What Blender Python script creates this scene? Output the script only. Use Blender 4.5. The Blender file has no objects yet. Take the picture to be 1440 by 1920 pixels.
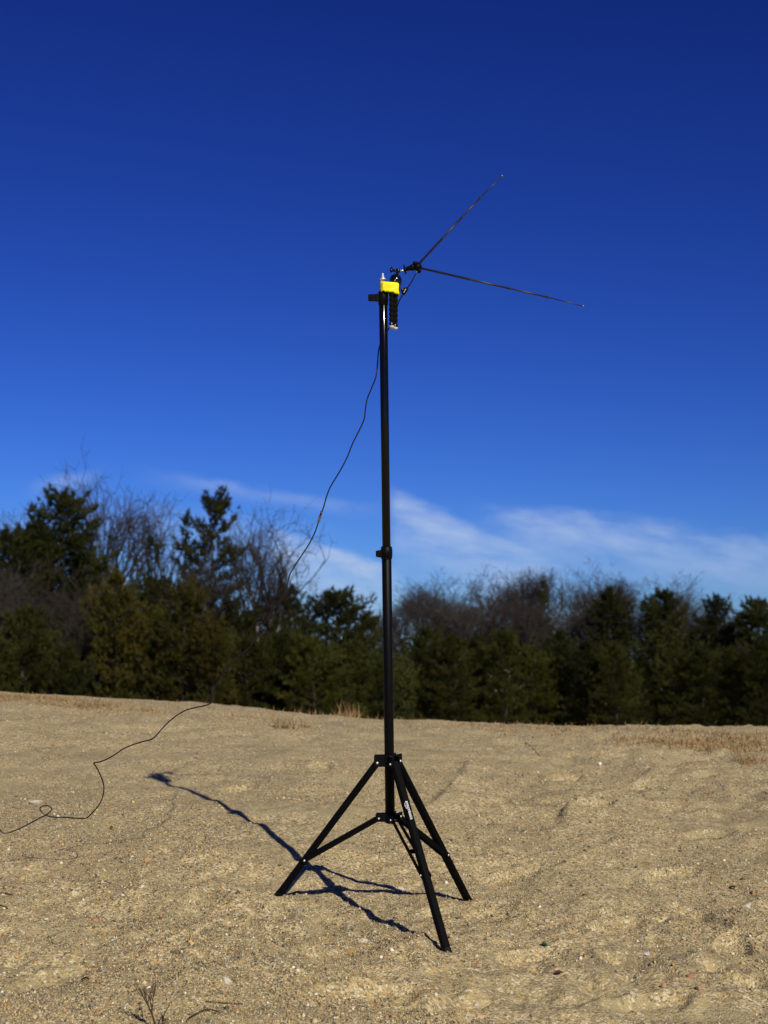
import bpy, bmesh, math, random
import numpy as np
from mathutils import Vector, Matrix
R = math.radians
rnd = random.Random(7)
sc = bpy.context.scene
col = sc.collection

# ------------------------------------------------------------------ camera
PITCH = R(6.0); FPX = 2700.0; CAMZ = 0.6126
cam_d = bpy.data.cameras.new('camera'); cam = bpy.data.objects.new('camera', cam_d); col.objects.link(cam)
cam.location = (0, 0, CAMZ); cam.rotation_euler = (R(90) + PITCH, 0, 0)
cam_d.sensor_fit = 'VERTICAL'; cam_d.sensor_height = 36; cam_d.sensor_width = 36
cam_d.lens = FPX / 1920 * 36
cam_d.clip_start = 0.05; cam_d.clip_end = 3000
cam_d.dof.use_dof = True; cam_d.dof.focus_distance = 3.5; cam_d.dof.aperture_fstop = 7.0
sc.camera = cam

# ------------------------------------------------------------------ light
SUN_EL = 32.5      # true elevation
SUN_AZ = 24.0      # sun stands behind the camera, this many degrees to its right
sun_dir = Vector((math.sin(R(SUN_AZ)) * math.cos(R(SUN_EL)), -math.cos(R(SUN_AZ)) * math.cos(R(SUN_EL)), math.sin(R(SUN_EL))))
sd = bpy.data.lights.new('sun', 'SUN'); so = bpy.data.objects.new('sun', sd); col.objects.link(so)
sd.energy = 4.8; sd.angle = R(0.53); sd.color = (1.0, 0.92, 0.74)
so.rotation_euler = sun_dir.to_track_quat('Z', 'Y').to_euler(); so.location = (6, -12, 9)

world = bpy.data.worlds.new('World'); sc.world = world; world.use_nodes = True
wt = world.node_tree; wt.nodes.clear()
def wn(t, **k):
    n = wt.nodes.new(t)
    for a, b in k.items(): setattr(n, a, b)
    return n
def wm(op, a, b=None, c=None, clamp=False):
    n = wn('ShaderNodeMath', operation=op); n.use_clamp = clamp
    for i, v in enumerate((a, b, c)):
        if v is None: continue
        if hasattr(v, 'links') or isinstance(v, bpy.types.NodeSocket): wt.links.new(v, n.inputs[i])
        else: n.inputs[i].default_value = v
    return n.outputs[0]
def wsmooth(v, a, b, lo=0.0, hi=1.0):
    n = wn('ShaderNodeMapRange', interpolation_type='SMOOTHSTEP')
    wt.links.new(v, n.inputs['Value'])
    n.inputs['From Min'].default_value = a; n.inputs['From Max'].default_value = b
    n.inputs['To Min'].default_value = lo; n.inputs['To Max'].default_value = hi
    return n.outputs[0]
sky = wn('ShaderNodeTexSky', sky_type='NISHITA')
sky.sun_disc = False; sky.sun_elevation = R(SUN_EL)
sky.sun_rotation = math.atan2(sun_dir.x, sun_dir.y)
sky.altitude = 300; sky.air_density = 1.0; sky.dust_density = 0.1; sky.ozone_density = 3.0
# deep winter blue: each channel of the clear sky follows its own response
spc = wn('ShaderNodeSeparateColor'); wt.links.new(sky.outputs[0], spc.inputs[0]); cbc = wn('ShaderNodeCombineColor')
for i_, (ga, gg) in enumerate(((.29, 1.79), (.455, 1.85), (.897, 1.59))):
    wt.links.new(wm('MULTIPLY', wm('POWER', wm('MINIMUM', wm('MULTIPLY', spc.outputs[i_], .1), .95), gg), ga * 10), cbc.inputs[i_])
# thin cirrus low above the trees: soft veils laid out by compass direction and elevation
tc = wn('ShaderNodeTexCoord'); sx = wn('ShaderNodeSeparateXYZ'); wt.links.new(tc.outputs['Generated'], sx.inputs[0])
AZ = wm('MULTIPLY', wm('ARCTAN2', sx.outputs[0], sx.outputs[1]), 57.2958)
EL = wm('MULTIPLY', wm('ARCSINE', sx.outputs[2]), 57.2958)
cmb = wn('ShaderNodeCombineXYZ'); wt.links.new(wm('MULTIPLY', AZ, 0.35), cmb.inputs[0]); wt.links.new(wm('ADD', wm('MULTIPLY', EL, 1.0), wm('MULTIPLY', AZ, 0.16)), cmb.inputs[1])
wnz = wn('ShaderNodeTexNoise'); wnz.inputs['Scale'].default_value = 1.0; wnz.inputs['Detail'].default_value = 6; wnz.inputs['Roughness'].default_value = 0.55
wt.links.new(cmb.outputs[0], wnz.inputs['Vector'])
NZ = wm('SUBTRACT', wnz.outputs[0], 0.5)
def veil(x0, y0, x1, y1, wtop, wlow, strength, f0, f1, nz=1.0):
    # a bank whose upper edge runs from (x0, y0) to (x1, y1): degrees of azimuth / elevation
    t = wm('DIVIDE', wm('SUBTRACT', AZ, x0), x1 - x0)
    e = wm('ADD', wm('MULTIPLY', t, y1 - y0), y0)
    d = wm('SUBTRACT', wm('ADD', e, wm('MULTIPLY', NZ, nz)), EL)
    v = wm('MULTIPLY', wsmooth(d, 0, wtop), wsmooth(d, wlow * 0.25, wlow, 1, 0))
    v = wm('MULTIPLY', v, wm('MULTIPLY', wsmooth(t, -f0, f0), wsmooth(t, 1 - f1, 1 + f1, 1, 0)))
    return wm('MULTIPLY', v, strength)
def pxa(px): return math.degrees(math.atan((px - 720) / FPX))
def pxe(py): return 6.0 + math.degrees(math.atan((960 - py) / FPX))
VE = [veil(pxa(735), pxe(905), pxa(1040), pxe(1030), 0.7, 4.6, 0.60, 0.05, 0.30, 0.9),
      veil(pxa(930), pxe(930), pxa(1560), pxe(1015), 0.9, 3.6, 0.55, 0.12, 0.3, 1.0),
      veil(pxa(510), pxe(975), pxa(740), pxe(1055), 0.5, 4.0, 0.75, 0.16, 0.25, 0.7),
      veil(pxa(320), pxe(884), pxa(670), pxe(934), 0.5, 1.0, 0.36, 0.3, 0.25, 0.8),
      veil(pxa(70), pxe(902), pxa(175), pxe(874), 0.45, 1.3, 0.34, 0.4, 0.3, 1.0),
      veil(pxa(150), pxe(925), pxa(560), pxe(965), 0.9, 4.0, 0.25, 0.3, 0.3, 1.4),
      veil(pxa(-700), pxe(960), pxa(100), pxe(960), 1.2, 3.5, 0.30, 0.2, 0.1, 2.0)]
dens = VE[0]
for v in VE[1:]: dens = wm('MAXIMUM', dens, v)
dens = wm('MULTIPLY', dens, wm('ADD', wm('MULTIPLY', NZ, 2.6), 0.70), clamp=True)
bg = wn('ShaderNodeBackground'); bg.inputs['Strength'].default_value = 0.10
mix = wn('ShaderNodeMix', data_type='RGBA')
wt.links.new(dens, mix.inputs['Factor']); wt.links.new(cbc.outputs[0], mix.inputs['A'])
mix.inputs['B'].default_value = (4.6, 5.7, 7.9, 1)
wt.links.new(mix.outputs['Result'], bg.inputs['Color'])
wo = wn('ShaderNodeOutputWorld'); wt.links.new(bg.outputs[0], wo.inputs[0])

sc.view_settings.view_transform = 'Standard'; sc.view_settings.look = 'None'
sc.view_settings.exposure = 0.0; sc.view_settings.gamma = 1.0
sc.cycles.max_bounces = 5; sc.cycles.use_denoising = True

# ------------------------------------------------------------------ helpers
FWD = Vector((0, math.cos(PITCH), math.sin(PITCH))); UPV = Vector((0, -math.sin(PITCH), math.cos(PITCH))); RGT = Vector((1, 0, 0))
CAM = Vector((0, 0, CAMZ))
def P(px, py, d):                     # a point of the place, from where it was sighted and how far away it is
    return CAM + FWD * d + RGT * ((px - 720) / FPX * d) - UPV * ((py - 960) / FPX * d)

class MB:
    def __init__(s): s.v = []; s.f = []; s.sm = []
    def add(s, vs, fs, smooth=False):
        o = len(s.v); s.v += [tuple(v) for v in vs]; s.f += [tuple(i + o for i in f) for f in fs]; s.sm += [smooth] * len(fs); return s
    def tube(s, pts, r, n=8, cap=True, smooth=True):
        pts = [Vector(p) for p in pts]; m = len(pts)
        rs = r if isinstance(r, (list, tuple)) else [r] * m
        vs = []; prev = None
        for i, p in enumerate(pts):
            t = (pts[min(i + 1, m - 1)] - pts[max(i - 1, 0)])
            if t.length < 1e-9: t = Vector((0, 0, 1))
            t.normalize()
            if prev is None:
                a = t.cross(Vector((0, 0, 1)))
                if a.length < 1e-3: a = t.cross(Vector((0, 1, 0)))
            else: a = prev - t * prev.dot(t)
            a.normalize(); prev = a; b = t.cross(a)
            for k in range(n):
                q = 2 * math.pi * k / n
                vs.append(p + (a * math.cos(q) + b * math.sin(q)) * rs[i])
        fs = [(i * n + k, i * n + (k + 1) % n, (i + 1) * n + (k + 1) % n, (i + 1) * n + k) for i in range(m - 1) for k in range(n)]
        s.add(vs, fs, smooth)
        if cap:
            o = len(s.v) - len(vs)
            s.f.append(tuple(o + k for k in reversed(range(n)))); s.sm.append(False)
            s.f.append(tuple(o + (m - 1) * n + k for k in range(n))); s.sm.append(False)
        return s
    def box(s, c, ax, ay, az, hx, hy, hz, bev=0.0):      # oriented box with chamfered edges along its length az
        ax, ay, az = Vector(ax).normalized(), Vector(ay).normalized(), Vector(az).normalized(); c = Vector(c)
        b = min(bev, hx * .9, hy * .9)
        if b > 0:
            prof = [(hx - b, -hy), (hx, -hy + b), (hx, hy - b), (hx - b, hy), (-hx + b, hy), (-hx, hy - b), (-hx, -hy + b), (-hx + b, -hy)]
        else: prof = [(hx, -hy), (hx, hy), (-hx, hy), (-hx, -hy)]
        n = len(prof); bz = min(b, hz * .5)
        rings = [(-hz, 1 - (bz / max(hx, hy)) if bz else 1), (-hz + bz, 1), (hz - bz, 1), (hz, 1 - (bz / max(hx, hy)) if bz else 1)] if bz else [(-hz, 1), (hz, 1)]
        vs = [c + ax * (x * k) + ay * (y * k) + az * z for z, k in rings for x, y in prof]
        fs = [(i * n + k, i * n + (k + 1) % n, (i + 1) * n + (k + 1) % n, (i + 1) * n + k) for i in range(len(rings) - 1) for k in range(n)]
        fs += [tuple(reversed(range(n))), tuple((len(rings) - 1) * n + k for k in range(n))]
        return s.add(vs, fs)
    def bar(s, a, b, side, w, t, bev=0.001):             # flat bar from a to b, width w along side
        a, b = Vector(a), Vector(b); z = (b - a); L = z.length; z.normalize()
        x = Vector(side); x = (x - z * x.dot(z)).normalized(); y = z.cross(x)
        return s.box((a + b) / 2, x, y, z, w / 2, t / 2, L / 2, bev)
    def lathe(s, base, axis, prof, n=20, smooth=True):    # prof: (height, radius)
        base, axis = Vector(base), Vector(axis).normalized()
        a = axis.cross(Vector((0.3, 1, 0.1))).normalized(); b = axis.cross(a)
        vs = [base + axis * h + (a * math.cos(2 * math.pi * k / n) + b * math.sin(2 * math.pi * k / n)) * max(r, 1e-5) for h, r in prof for k in range(n)]
        m = len(prof)
        fs = [(i * n + k, i * n + (k + 1) % n, (i + 1) * n + (k + 1) % n, (i + 1) * n + k) for i in range(m - 1) for k in range(n)]
        fs += [tuple(reversed(range(n))), tuple((m - 1) * n + k for k in range(n))]
        return s.add(vs, fs, smooth)
    def ball(s, c, r, n=14, sc3=(1, 1, 1), ax=None):
        c = Vector(c); m = n // 2 + 1; X, Y, Z = ax or (Vector((1, 0, 0)), Vector((0, 1, 0)), Vector((0, 0, 1)))
        vs = []
        for i in range(m):
            th = math.pi * i / (m - 1)
            rr, zz = max(math.sin(th), 1e-3) * r, math.cos(th) * r
            for k in range(n):
                q = 2 * math.pi * k / n
                vs.append(c + X * (rr * math.cos(q) * sc3[0]) + Y * (rr * math.sin(q) * sc3[1]) + Z * (zz * sc3[2]))
        fs = [(i * n + k, (i + 1) * n + k, (i + 1) * n + (k + 1) % n, i * n + (k + 1) % n) for i in range(m - 1) for k in range(n)]
        return s.add(vs, fs, True)
    def mesh(s, name, off=(0, 0, 0)):
        me = bpy.data.meshes.new(name)
        ox, oy, oz = off
        me.from_pydata([(x - ox, y - oy, z - oz) for x, y, z in s.v], [], s.f)
        me.polygons.foreach_set('use_smooth', s.sm); me.update()
        return me
    def build(s, name, mat, parent=None, off=(0, 0, 0)):
        me = s.mesh(name, off); me.materials.append(mat)
        o = bpy.data.objects.new(name, me); col.objects.link(o); o.parent = parent
        return o
def empty(name, loc):
    o = bpy.data.objects.new(name, None); o.empty_display_size = .1; o.location = loc; col.objects.link(o); return o
def tag(o, label=None, cat=None, group=None, kind=None):
    if label: o['label'] = label
    if cat: o['category'] = cat
    if group: o['group'] = group
    if kind: o['kind'] = kind
    return o
def np_mesh(name, V, F, mat, colors=None, smooth=False):
    V = np.asarray(V, np.float32); F = np.asarray(F, np.int32); k = F.shape[1]
    me = bpy.data.meshes.new(name)
    me.vertices.add(len(V)); me.vertices.foreach_set('co', V.ravel())
    me.loops.add(F.size); me.loops.foreach_set('vertex_index', F.ravel())
    me.polygons.add(len(F)); me.polygons.foreach_set('loop_start', np.arange(0, F.size, k, dtype=np.int32))
    me.polygons.foreach_set('loop_total', np.full(len(F), k, np.int32))
    if smooth: me.polygons.foreach_set('use_smooth', np.ones(len(F), bool))
    me.update(calc_edges=True)
    if colors is not None:
        at = me.color_attributes.new('tint', 'FLOAT_COLOR', 'POINT')
        c = np.ones((len(V), 4), np.float32); c[:, :3] = colors; at.data.foreach_set('color', c.ravel())
    me.materials.append(mat)
    return me

# ------------------------------------------------------------------ materials
def mat_new(name):
    m = bpy.data.materials.new(name); m.use_nodes = True
    return m, m.node_tree, m.node_tree.nodes['Principled BSDF']
def plain(name, c, rough=.5, metal=0.0, spec=.5, nscale=0, namp=.3, coat=0, bump=0):
    m, t, b = mat_new(name)
    b.inputs['Roughness'].default_value = rough; b.inputs['Metallic'].default_value = metal
    b.inputs['Specular IOR Level'].default_value = spec; b.inputs['Coat Weight'].default_value = coat
    if nscale:
        co = t.nodes.new('ShaderNodeTexCoord'); n = t.nodes.new('ShaderNodeTexNoise'); n.inputs['Scale'].default_value = nscale; n.inputs['Detail'].default_value = 5
        t.links.new(co.outputs['Object'], n.inputs['Vector'])
        mr = t.nodes.new('ShaderNodeMapRange'); mr.inputs['From Min'].default_value = .25; mr.inputs['From Max'].default_value = .75
        mr.inputs['To Min'].default_value = 1 - namp; mr.inputs['To Max'].default_value = 1 + namp
        t.links.new(n.outputs[0], mr.inputs[0])
        h = t.nodes.new('ShaderNodeHueSaturation'); h.inputs['Color'].default_value = (*c, 1); t.links.new(mr.outputs[0], h.inputs['Value'])
        t.links.new(h.outputs[0], b.inputs['Base Color'])
        if bump:
            bp = t.nodes.new('ShaderNodeBump'); bp.inputs['Strength'].default_value = bump; bp.inputs['Distance'].default_value = .002
            t.links.new(n.outputs[0], bp.inputs['Height']); t.links.new(bp.outputs[0], b.inputs['Normal'])
    else: b.inputs['Base Color'].default_value = (*c, 1)
    return m
M_TUBE = plain('black_anodised_tube', (.003, .003, .0035), .10, 0, .26, 60, .2)
M_LEG = plain('black_painted_leg', (.0022, .0022, .0026), .6, 0, .05, 80, .25)
M_PLAST = plain('black_plastic', (.003, .003, .0034), .5, 0, .10, 120, .25, bump=.1)
M_GLOSS = plain('glossy_black_plastic', (.004, .004, .0045), .12, 0, .5, 100, .2)
M_FOAM = plain('black_foam', (.004, .004, .004), .9, 0, .1, 300, .4, bump=.4)
M_STEEL = plain('bright_steel', (.72, .71, .69), .45, .75, .5, 200, .1)
M_BRASS = plain('brass', (.55, .40, .14), .3, 1.0, .5, 200, .15)
M_ROD = plain('dark_chrome_rod', (.050, .042, .030), .45, .6, .4, 20, .08)
M_TIP = plain('tarnished_steel', (.20, .19, .18), .4, .8, .4, 90, .2)
M_CABLE = plain('black_cable_jacket', (.004, .004, .0045), .32, 0, .5, 90, .2)
M_TAPE = plain('yellow_tape', (.84, .76, .012), .42, 0, .4, 45, .12, bump=.5)
M_WHITE = plain('pale_rubber', (.62, .58, .54), .5, 0, .4, 90, .12)
M_PRINT = plain('white_print', (.78, .78, .78), .5)
M_TWIG = plain('dark_dry_twig', (.045, .026, .016), .8, 0, .2, 60, .5)
M_STRAW = plain('dry_straw', (.22, .14, .065), .75, 0, .2, 9, .35)
M_STRAW2 = plain('rust_brown_grass', (.25, .165, .080), .8, 0, .2, 9, .4)
M_BARK = plain('grey_bark', (.20, .175, .155), .85, 0, .2, 14, .4)
M_BARKD = plain('dark_pine_bark', (.035, .027, .022), .9, 0, .15, 10, .4)
M_LEAFB = plain('brown_leaf', (.11, .03, .015), .6, 0, .3, 50, .3)
M_LEAFG = plain('green_leaf', (.015, .060, .012), .4, 0, .5, 50, .3)

def attr_mat(name, rough=.75, spec=.3, mul=1.0):
    m, t, b = mat_new(name)
    a = t.nodes.new('ShaderNodeAttribute'); a.attribute_name = 'tint'
    t.links.new(a.outputs['Color'], b.inputs['Base Color'])
    b.inputs['Roughness'].default_value = rough; b.inputs['Specular IOR Level'].default_value = spec
    return m
M_GRAV = attr_mat('gravel_grains')

def foliage(name, c0, c1, c2):
    m, t, b = mat_new(name)
    co = t.nodes.new('ShaderNodeTexCoord'); n = t.nodes.new('ShaderNodeTexNoise'); n.inputs['Scale'].default_value = .9; n.inputs['Detail'].default_value = 4
    t.links.new(co.outputs['Object'], n.inputs['Vector'])
    cr = t.nodes.new('ShaderNodeValToRGB'); cr.color_ramp.elements[0].position = .32; cr.color_ramp.elements[1].position = .70
    cr.color_ramp.elements[0].color = (*c0, 1); cr.color_ramp.elements[1].color = (*c2, 1)
    e = cr.color_ramp.elements.new(.5); e.color = (*c1, 1)
    t.links.new(n.outputs[0], cr.inputs[0])
    oi = t.nodes.new('ShaderNodeObjectInfo'); mr = t.nodes.new('ShaderNodeMapRange'); mr.inputs['To Min'].default_value = .7; mr.inputs['To Max'].default_value = 1.35
    t.links.new(oi.outputs['Random'], mr.inputs[0])
    h = t.nodes.new('ShaderNodeHueSaturation'); t.links.new(cr.outputs[0], h.inputs['Color']); t.links.new(mr.outputs[0], h.inputs['Value'])
    t.links.new(h.outputs[0], b.inputs['Base Color']); b.inputs['Roughness'].default_value = .65; b.inputs['Specular IOR Level'].default_value = .15
    return m
M_PINE = foliage('pine_needles', (.015, .018, .002), (.028, .030, .003), (.048, .044, .006))
M_PINED = foliage('dark_pine_needles', (.010, .014, .002), (.019, .022, .003), (.030, .031, .004))
M_OLIVE = foliage('olive_pine_needles', (.024, .024, .002), (.040, .036, .004), (.060, .048, .007))
M_TWIGS = plain('bare_twigs', (.036, .029, .026), .85, 0, .15, 1.2, .35)
M_TWIGS2 = plain('grey_bare_twigs', (.052, .044, .039), .85, 0, .15, 1.2, .35)

# ------------------------------------------------------------------ ground shape
def vnoise(x, y, seed):
    xi = np.floor(x).astype(np.int64); yi = np.floor(y).astype(np.int64); fx = x - xi; fy = y - yi
    def h(a, b):
        v = (a * 374761393 + b * 668265263 + seed * 1274126177) & 0xffffffff
        v = ((v ^ (v >> 13)) * 1274126177) & 0xffffffff
        return ((v ^ (v >> 16)) & 0xffff) / 65535.0
    u = fx * fx * (3 - 2 * fx); w = fy * fy * (3 - 2 * fy)
    return (h(xi, yi) * (1 - u) + h(xi + 1, yi) * u) * (1 - w) + (h(xi, yi + 1) * (1 - u) + h(xi + 1, yi + 1) * u) * w - .5
def fbm(x, y, seed, o=3):
    s = 0; a = 1
    for i in range(o): s = s + a * vnoise(x * 2 ** i + 17.3 * i, y * 2 ** i - 9.1 * i, seed + i); a *= .5
    return s
_yk = np.array([-400, -60, -8, 0, 2.5, 3.35, 4.4, 6, 7.2, 8.2, 9.5, 12, 24, 36, 44, 2000.])
_sk = np.array([0, 0, .0, .0, .02, .105, .105, .062, .028, 0, -.06, -.14, -.14, -.02, 0, 0])
_yy = np.concatenate([np.linspace(-400, -8, 200), np.linspace(-7.9, 45, 3000), np.array([60, 2000.])])
_ss = np.interp(_yy, _yk, _sk)
_zz = np.concatenate([[0], np.cumsum((_ss[1:] + _ss[:-1]) / 2 * np.diff(_yy))])
_zz -= np.interp(3.614, _yy, _zz)
_xn = [-40, -6, -3, -2, -1, -.3, 0, .3, .8, 2, 6, 40]; _ln = [.9, .42, .17, .10, .045, .040, 0, -.035, -.06, -.09, -.2, -.5]
_xc = [-40, -6, -2.13, -.86, -.36, .12, 1.13, 2.13, 6, 40]; _lc = [.9, .42, .150, .068, .024, -.006, -.027, -.058, -.15, -.5]
def smooth_interp(x, xp, fp):
    return (np.interp(x - .12, xp, fp) + np.interp(x, xp, fp) + np.interp(x + .12, xp, fp)) / 3
_rbf = []
_dents = []
_ruts = []
_prints = []
def ground(x, y):
    x = np.asarray(x, float); y = np.asarray(y, float)
    z = np.interp(y, _yy, _zz)
    w = np.clip((y - 4.6) / 3.2, 0, 1); w = w * w * (3 - 2 * w)
    fade = np.clip(1 - (y - 14) / 20, 0, 1)
    z = z + (smooth_interp(x, _xn, _ln) * (1 - w) + smooth_interp(x, _xc, _lc) * w) * fade
    near = np.clip(1 - (np.hypot(x, y - 5) - 9) / 10, 0, 1)
    z = z + .030 * fbm(x * .8 + 3.1, y * .8, 11, 2)
    wob = vnoise(x * 1.7, y * 1.7, 5) * .8
    rough = np.clip(.55 + 1.4 * vnoise(x * .9 + 4, y * .9, 91) + .22 * x * np.clip(1, 0, 1), .25, 1.4)
    z = z + near * (.026 * fbm(x * 3.0 + wob, y * 3.6 + wob, 21, 3) + rough * .0240 * fbm(x * 11 + wob, y * 8, 33, 3) + rough * .0085 * fbm(x * 36, y * 26, 44, 2))
    for px, py, sx_, sy_, a in _dents:
        z = z + a * np.exp(-((x - px) / sx_) ** 2 - ((y - py) / sy_) ** 2)
    for pts, wd, dp in _ruts:        # low crumbling scarps left by wheels: steep on the far left side, easing off to the right
        (ax, ay), (bx, by) = pts[0], pts[-1]
        dx, dy = bx - ax, by - ay; L = math.hypot(dx, dy)
        t = ((x - ax) * dx + (y - ay) * dy) / L ** 2
        mx, my = pts[1]; bow = ((mx - ax) * dy - (my - ay) * dx) / L
        s = -((x - ax) * dy - (y - ay) * dx) / L + bow * 4 * t * (1 - t) + .05 * fbm(x * 5, y * 5, 83, 3)
        on = np.clip(t * 4 + .3, 0, 1) * np.clip((1 - t) * 4 + .3, 0, 1)
        z = z + dp * on * (1 + .9 * vnoise(x * 4, y * 4, 3)) * np.exp(-np.clip(s, 0, None) / .22) / (1 + np.exp(-np.clip(s / wd, -30, 30)))
    for px, py, la, lb3, an, dp in _prints:
        ca_, sa_ = math.cos(an), math.sin(an); u_ = ((x - px) * ca_ + (y - py) * sa_) / la; v_ = (-(x - px) * sa_ + (y - py) * ca_) / lb3
        r_ = np.sqrt(u_ * u_ + v_ * v_) + .25 * vnoise(x * 22, y * 22, 77)
        z = z - dp / (1 + np.exp(np.clip((r_ - 1) / .10, -30, 30))) + dp * .32 * np.exp(-((r_ - 1.25) / .22) ** 2)
    for px, py, a, sg in _rbf:
        z = z + a * np.exp(-((x - px) ** 2 + (y - py) ** 2) / sg ** 2)
    return z
def gz(x, y): return float(ground(np.array([x]), np.array([y]))[0])
def sight(px, py):                      # where a line of sight meets the ground
    d = 2.2
    while d < 60:
        p = P(px, py, d)
        if p.z <= gz(p.x, p.y): break
        d += .12
    lo, hi = d - .12, d
    for _ in range(12):
        mid = (lo + hi) / 2; p = P(px, py, mid)
        if p.z <= gz(p.x, p.y): hi = mid
        else: lo = mid
    return P(px, py, hi)

D0 = 3.53
FEET = {'left': P(519, 1682, 3.55), 'right': P(879, 1691, 3.78), 'front': P(839, 1789, 3.27)}
# the ground features one can make out: wheel ruts, hollows, footprints
RUTS = []
for pl, wd, dp in (([(885, 1425), (850, 1475), (800, 1515)], .007, .034), ([(1230, 1440), (1165, 1492), (1020, 1565)], .008, .030), ([(1180, 1570), (1090, 1610), (985, 1655)], .007, .022)):
    RUTS.append(([tuple(sight(*q)[:2]) for q in pl], wd, dp))
DENTS = []
for px, py, a, sxx, syy in ((1342, 1814, -.036, .024, .024), (1312, 1796, .014, .03, .03), (1365, 1826, .012, .025, .02), (1240, 1724, -.026, .020, .020), (1258, 1728, .010, .02, .02), (1015, 1580, -.014, .02, .03), (1120, 1850, -.020, .04, .05),
                            (860, 1700, -.012, .06, .05), (1080, 1745, -.022, .016, .022), (1290, 1480, -.012, .05, .06), (500, 1708, -.020, .05, .035), (400, 1600, .012, .09, .08),
                            (330, 1690, .014, .12, .07), (130, 1690, -.014, .10, .05), (620, 1830, .012, .10, .06), (700, 1750, -.010, .06, .05), (1190, 1640, .012, .09, .08), (1380, 1650, -.010, .06, .06), (1412, 1842, -.030, .022, .026), (1270, 1886, -.014, .02, .025),
                            (980, 1420, -.018, .10, .10), (1090, 1690, .014, .05, .04), (1390, 1720, .012, .06, .05), (1130, 1835, .016, .03, .03), (985, 1475, -.016, .018, .03), (1005, 1625, -.020, .016, .02), (540, 1700, .012, .03, .03), (1060, 1870, .012, .03, .03)):
    q = sight(px, py); DENTS.append((q.x, q.y, sxx, syy, a))
_ruts += RUTS; _dents += DENTS
PRINTS = [(620, 1800, 1.2, .016), (1000, 1800, .7, .018), (1160, 1735, 1.0, .018), (1260, 1640, .8, .016), (330, 1810, 2.0, .014), (690, 1868, .4, .016), (470, 1740, 2.4, .016), (935, 1650, 1.1, .016), (1330, 1565, .7, .018), (1110, 1505, .9, .020),
          (215, 1640, 1.8, .014), (410, 1665, 1.4, .014), (870, 1880, .9, .016), (1210, 1885, .5, .018), (1375, 1780, 1.3, .018), (1060, 1460, 1.0, .020), (1330, 1450, .8, .020), (600, 1440, 1.6, .016), (450, 1480, 1.2, .016), (930, 1500, 1.2, .018), (1200, 1810, 2.2, .018), (90, 1850, 1.0, .014), (1310, 1720, 2.0, .016)]
_pp = [(tuple(sight(a_, b_)[:2]), c_, d_) for a_, b_, c_, d_ in PRINTS]
_prints += [(q[0], q[1], .11, .042, c_, d_) for q, c_, d_ in _pp]
_cl = random.Random(12)
for _ in range(46):                     # small clods and scuffs
    q = sight(_cl.uniform(20, 1440), 1420 + 500 * _cl.random() ** .8); sg_ = _cl.uniform(.010, .022); DENTS.append((q.x, q.y, sg_, sg_ * _cl.uniform(.8, 1.5), _cl.choice((-1, -1, 1)) * sg_ * _cl.uniform(.45, .95)))
DENTS.append((-.08, 3.86, .30, .34, -.052))       # trodden hollow between the legs
_dents[:] = DENTS
for f in FEET.values():
    _rbf.append((f.x, f.y, 0, .13))
for it in range(4):
    for i, f in enumerate(FEET.values()):
        x, y, a, s = _rbf[i]; _rbf[i] = (x, y, a + (f.z + .004 - gz(f.x, f.y)), s)

def axis_x():
    a = list(np.arange(0, .95, .009)); s = .009
    while a[-1] < 900:
        s *= 1.022 if a[-1] < 3 else 1.12
        a.append(a[-1] + s)
    a = np.array(a); return np.concatenate([-a[:0:-1], a])
def axis_y():
    a = [2.45]; 
    while a[-1] < 12: a.append(a[-1] + max(.008, .008 * (a[-1] / 3.4) ** 1.6))
    s = a[-1] - a[-2]
    while a[-1] < 1500: s *= 1.12; a.append(a[-1] + s)
    b = [2.45]; s = .008
    while b[-1] > -400: s *= 1.13; b.append(b[-1] - s)
    return np.array(b[:0:-1] + a)
GX, GY = axis_x(), axis_y()
XX, YY = np.meshgrid(GX, GY)
ZZ = ground(XX, YY)
nx, ny = len(GX), len(GY)
idx = np.arange(nx * ny).reshape(ny, nx)
F = np.stack([idx[:-1, :-1].ravel(), idx[:-1, 1:].ravel(), idx[1:, 1:].ravel(), idx[1:, :-1].ravel()], 1)

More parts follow.
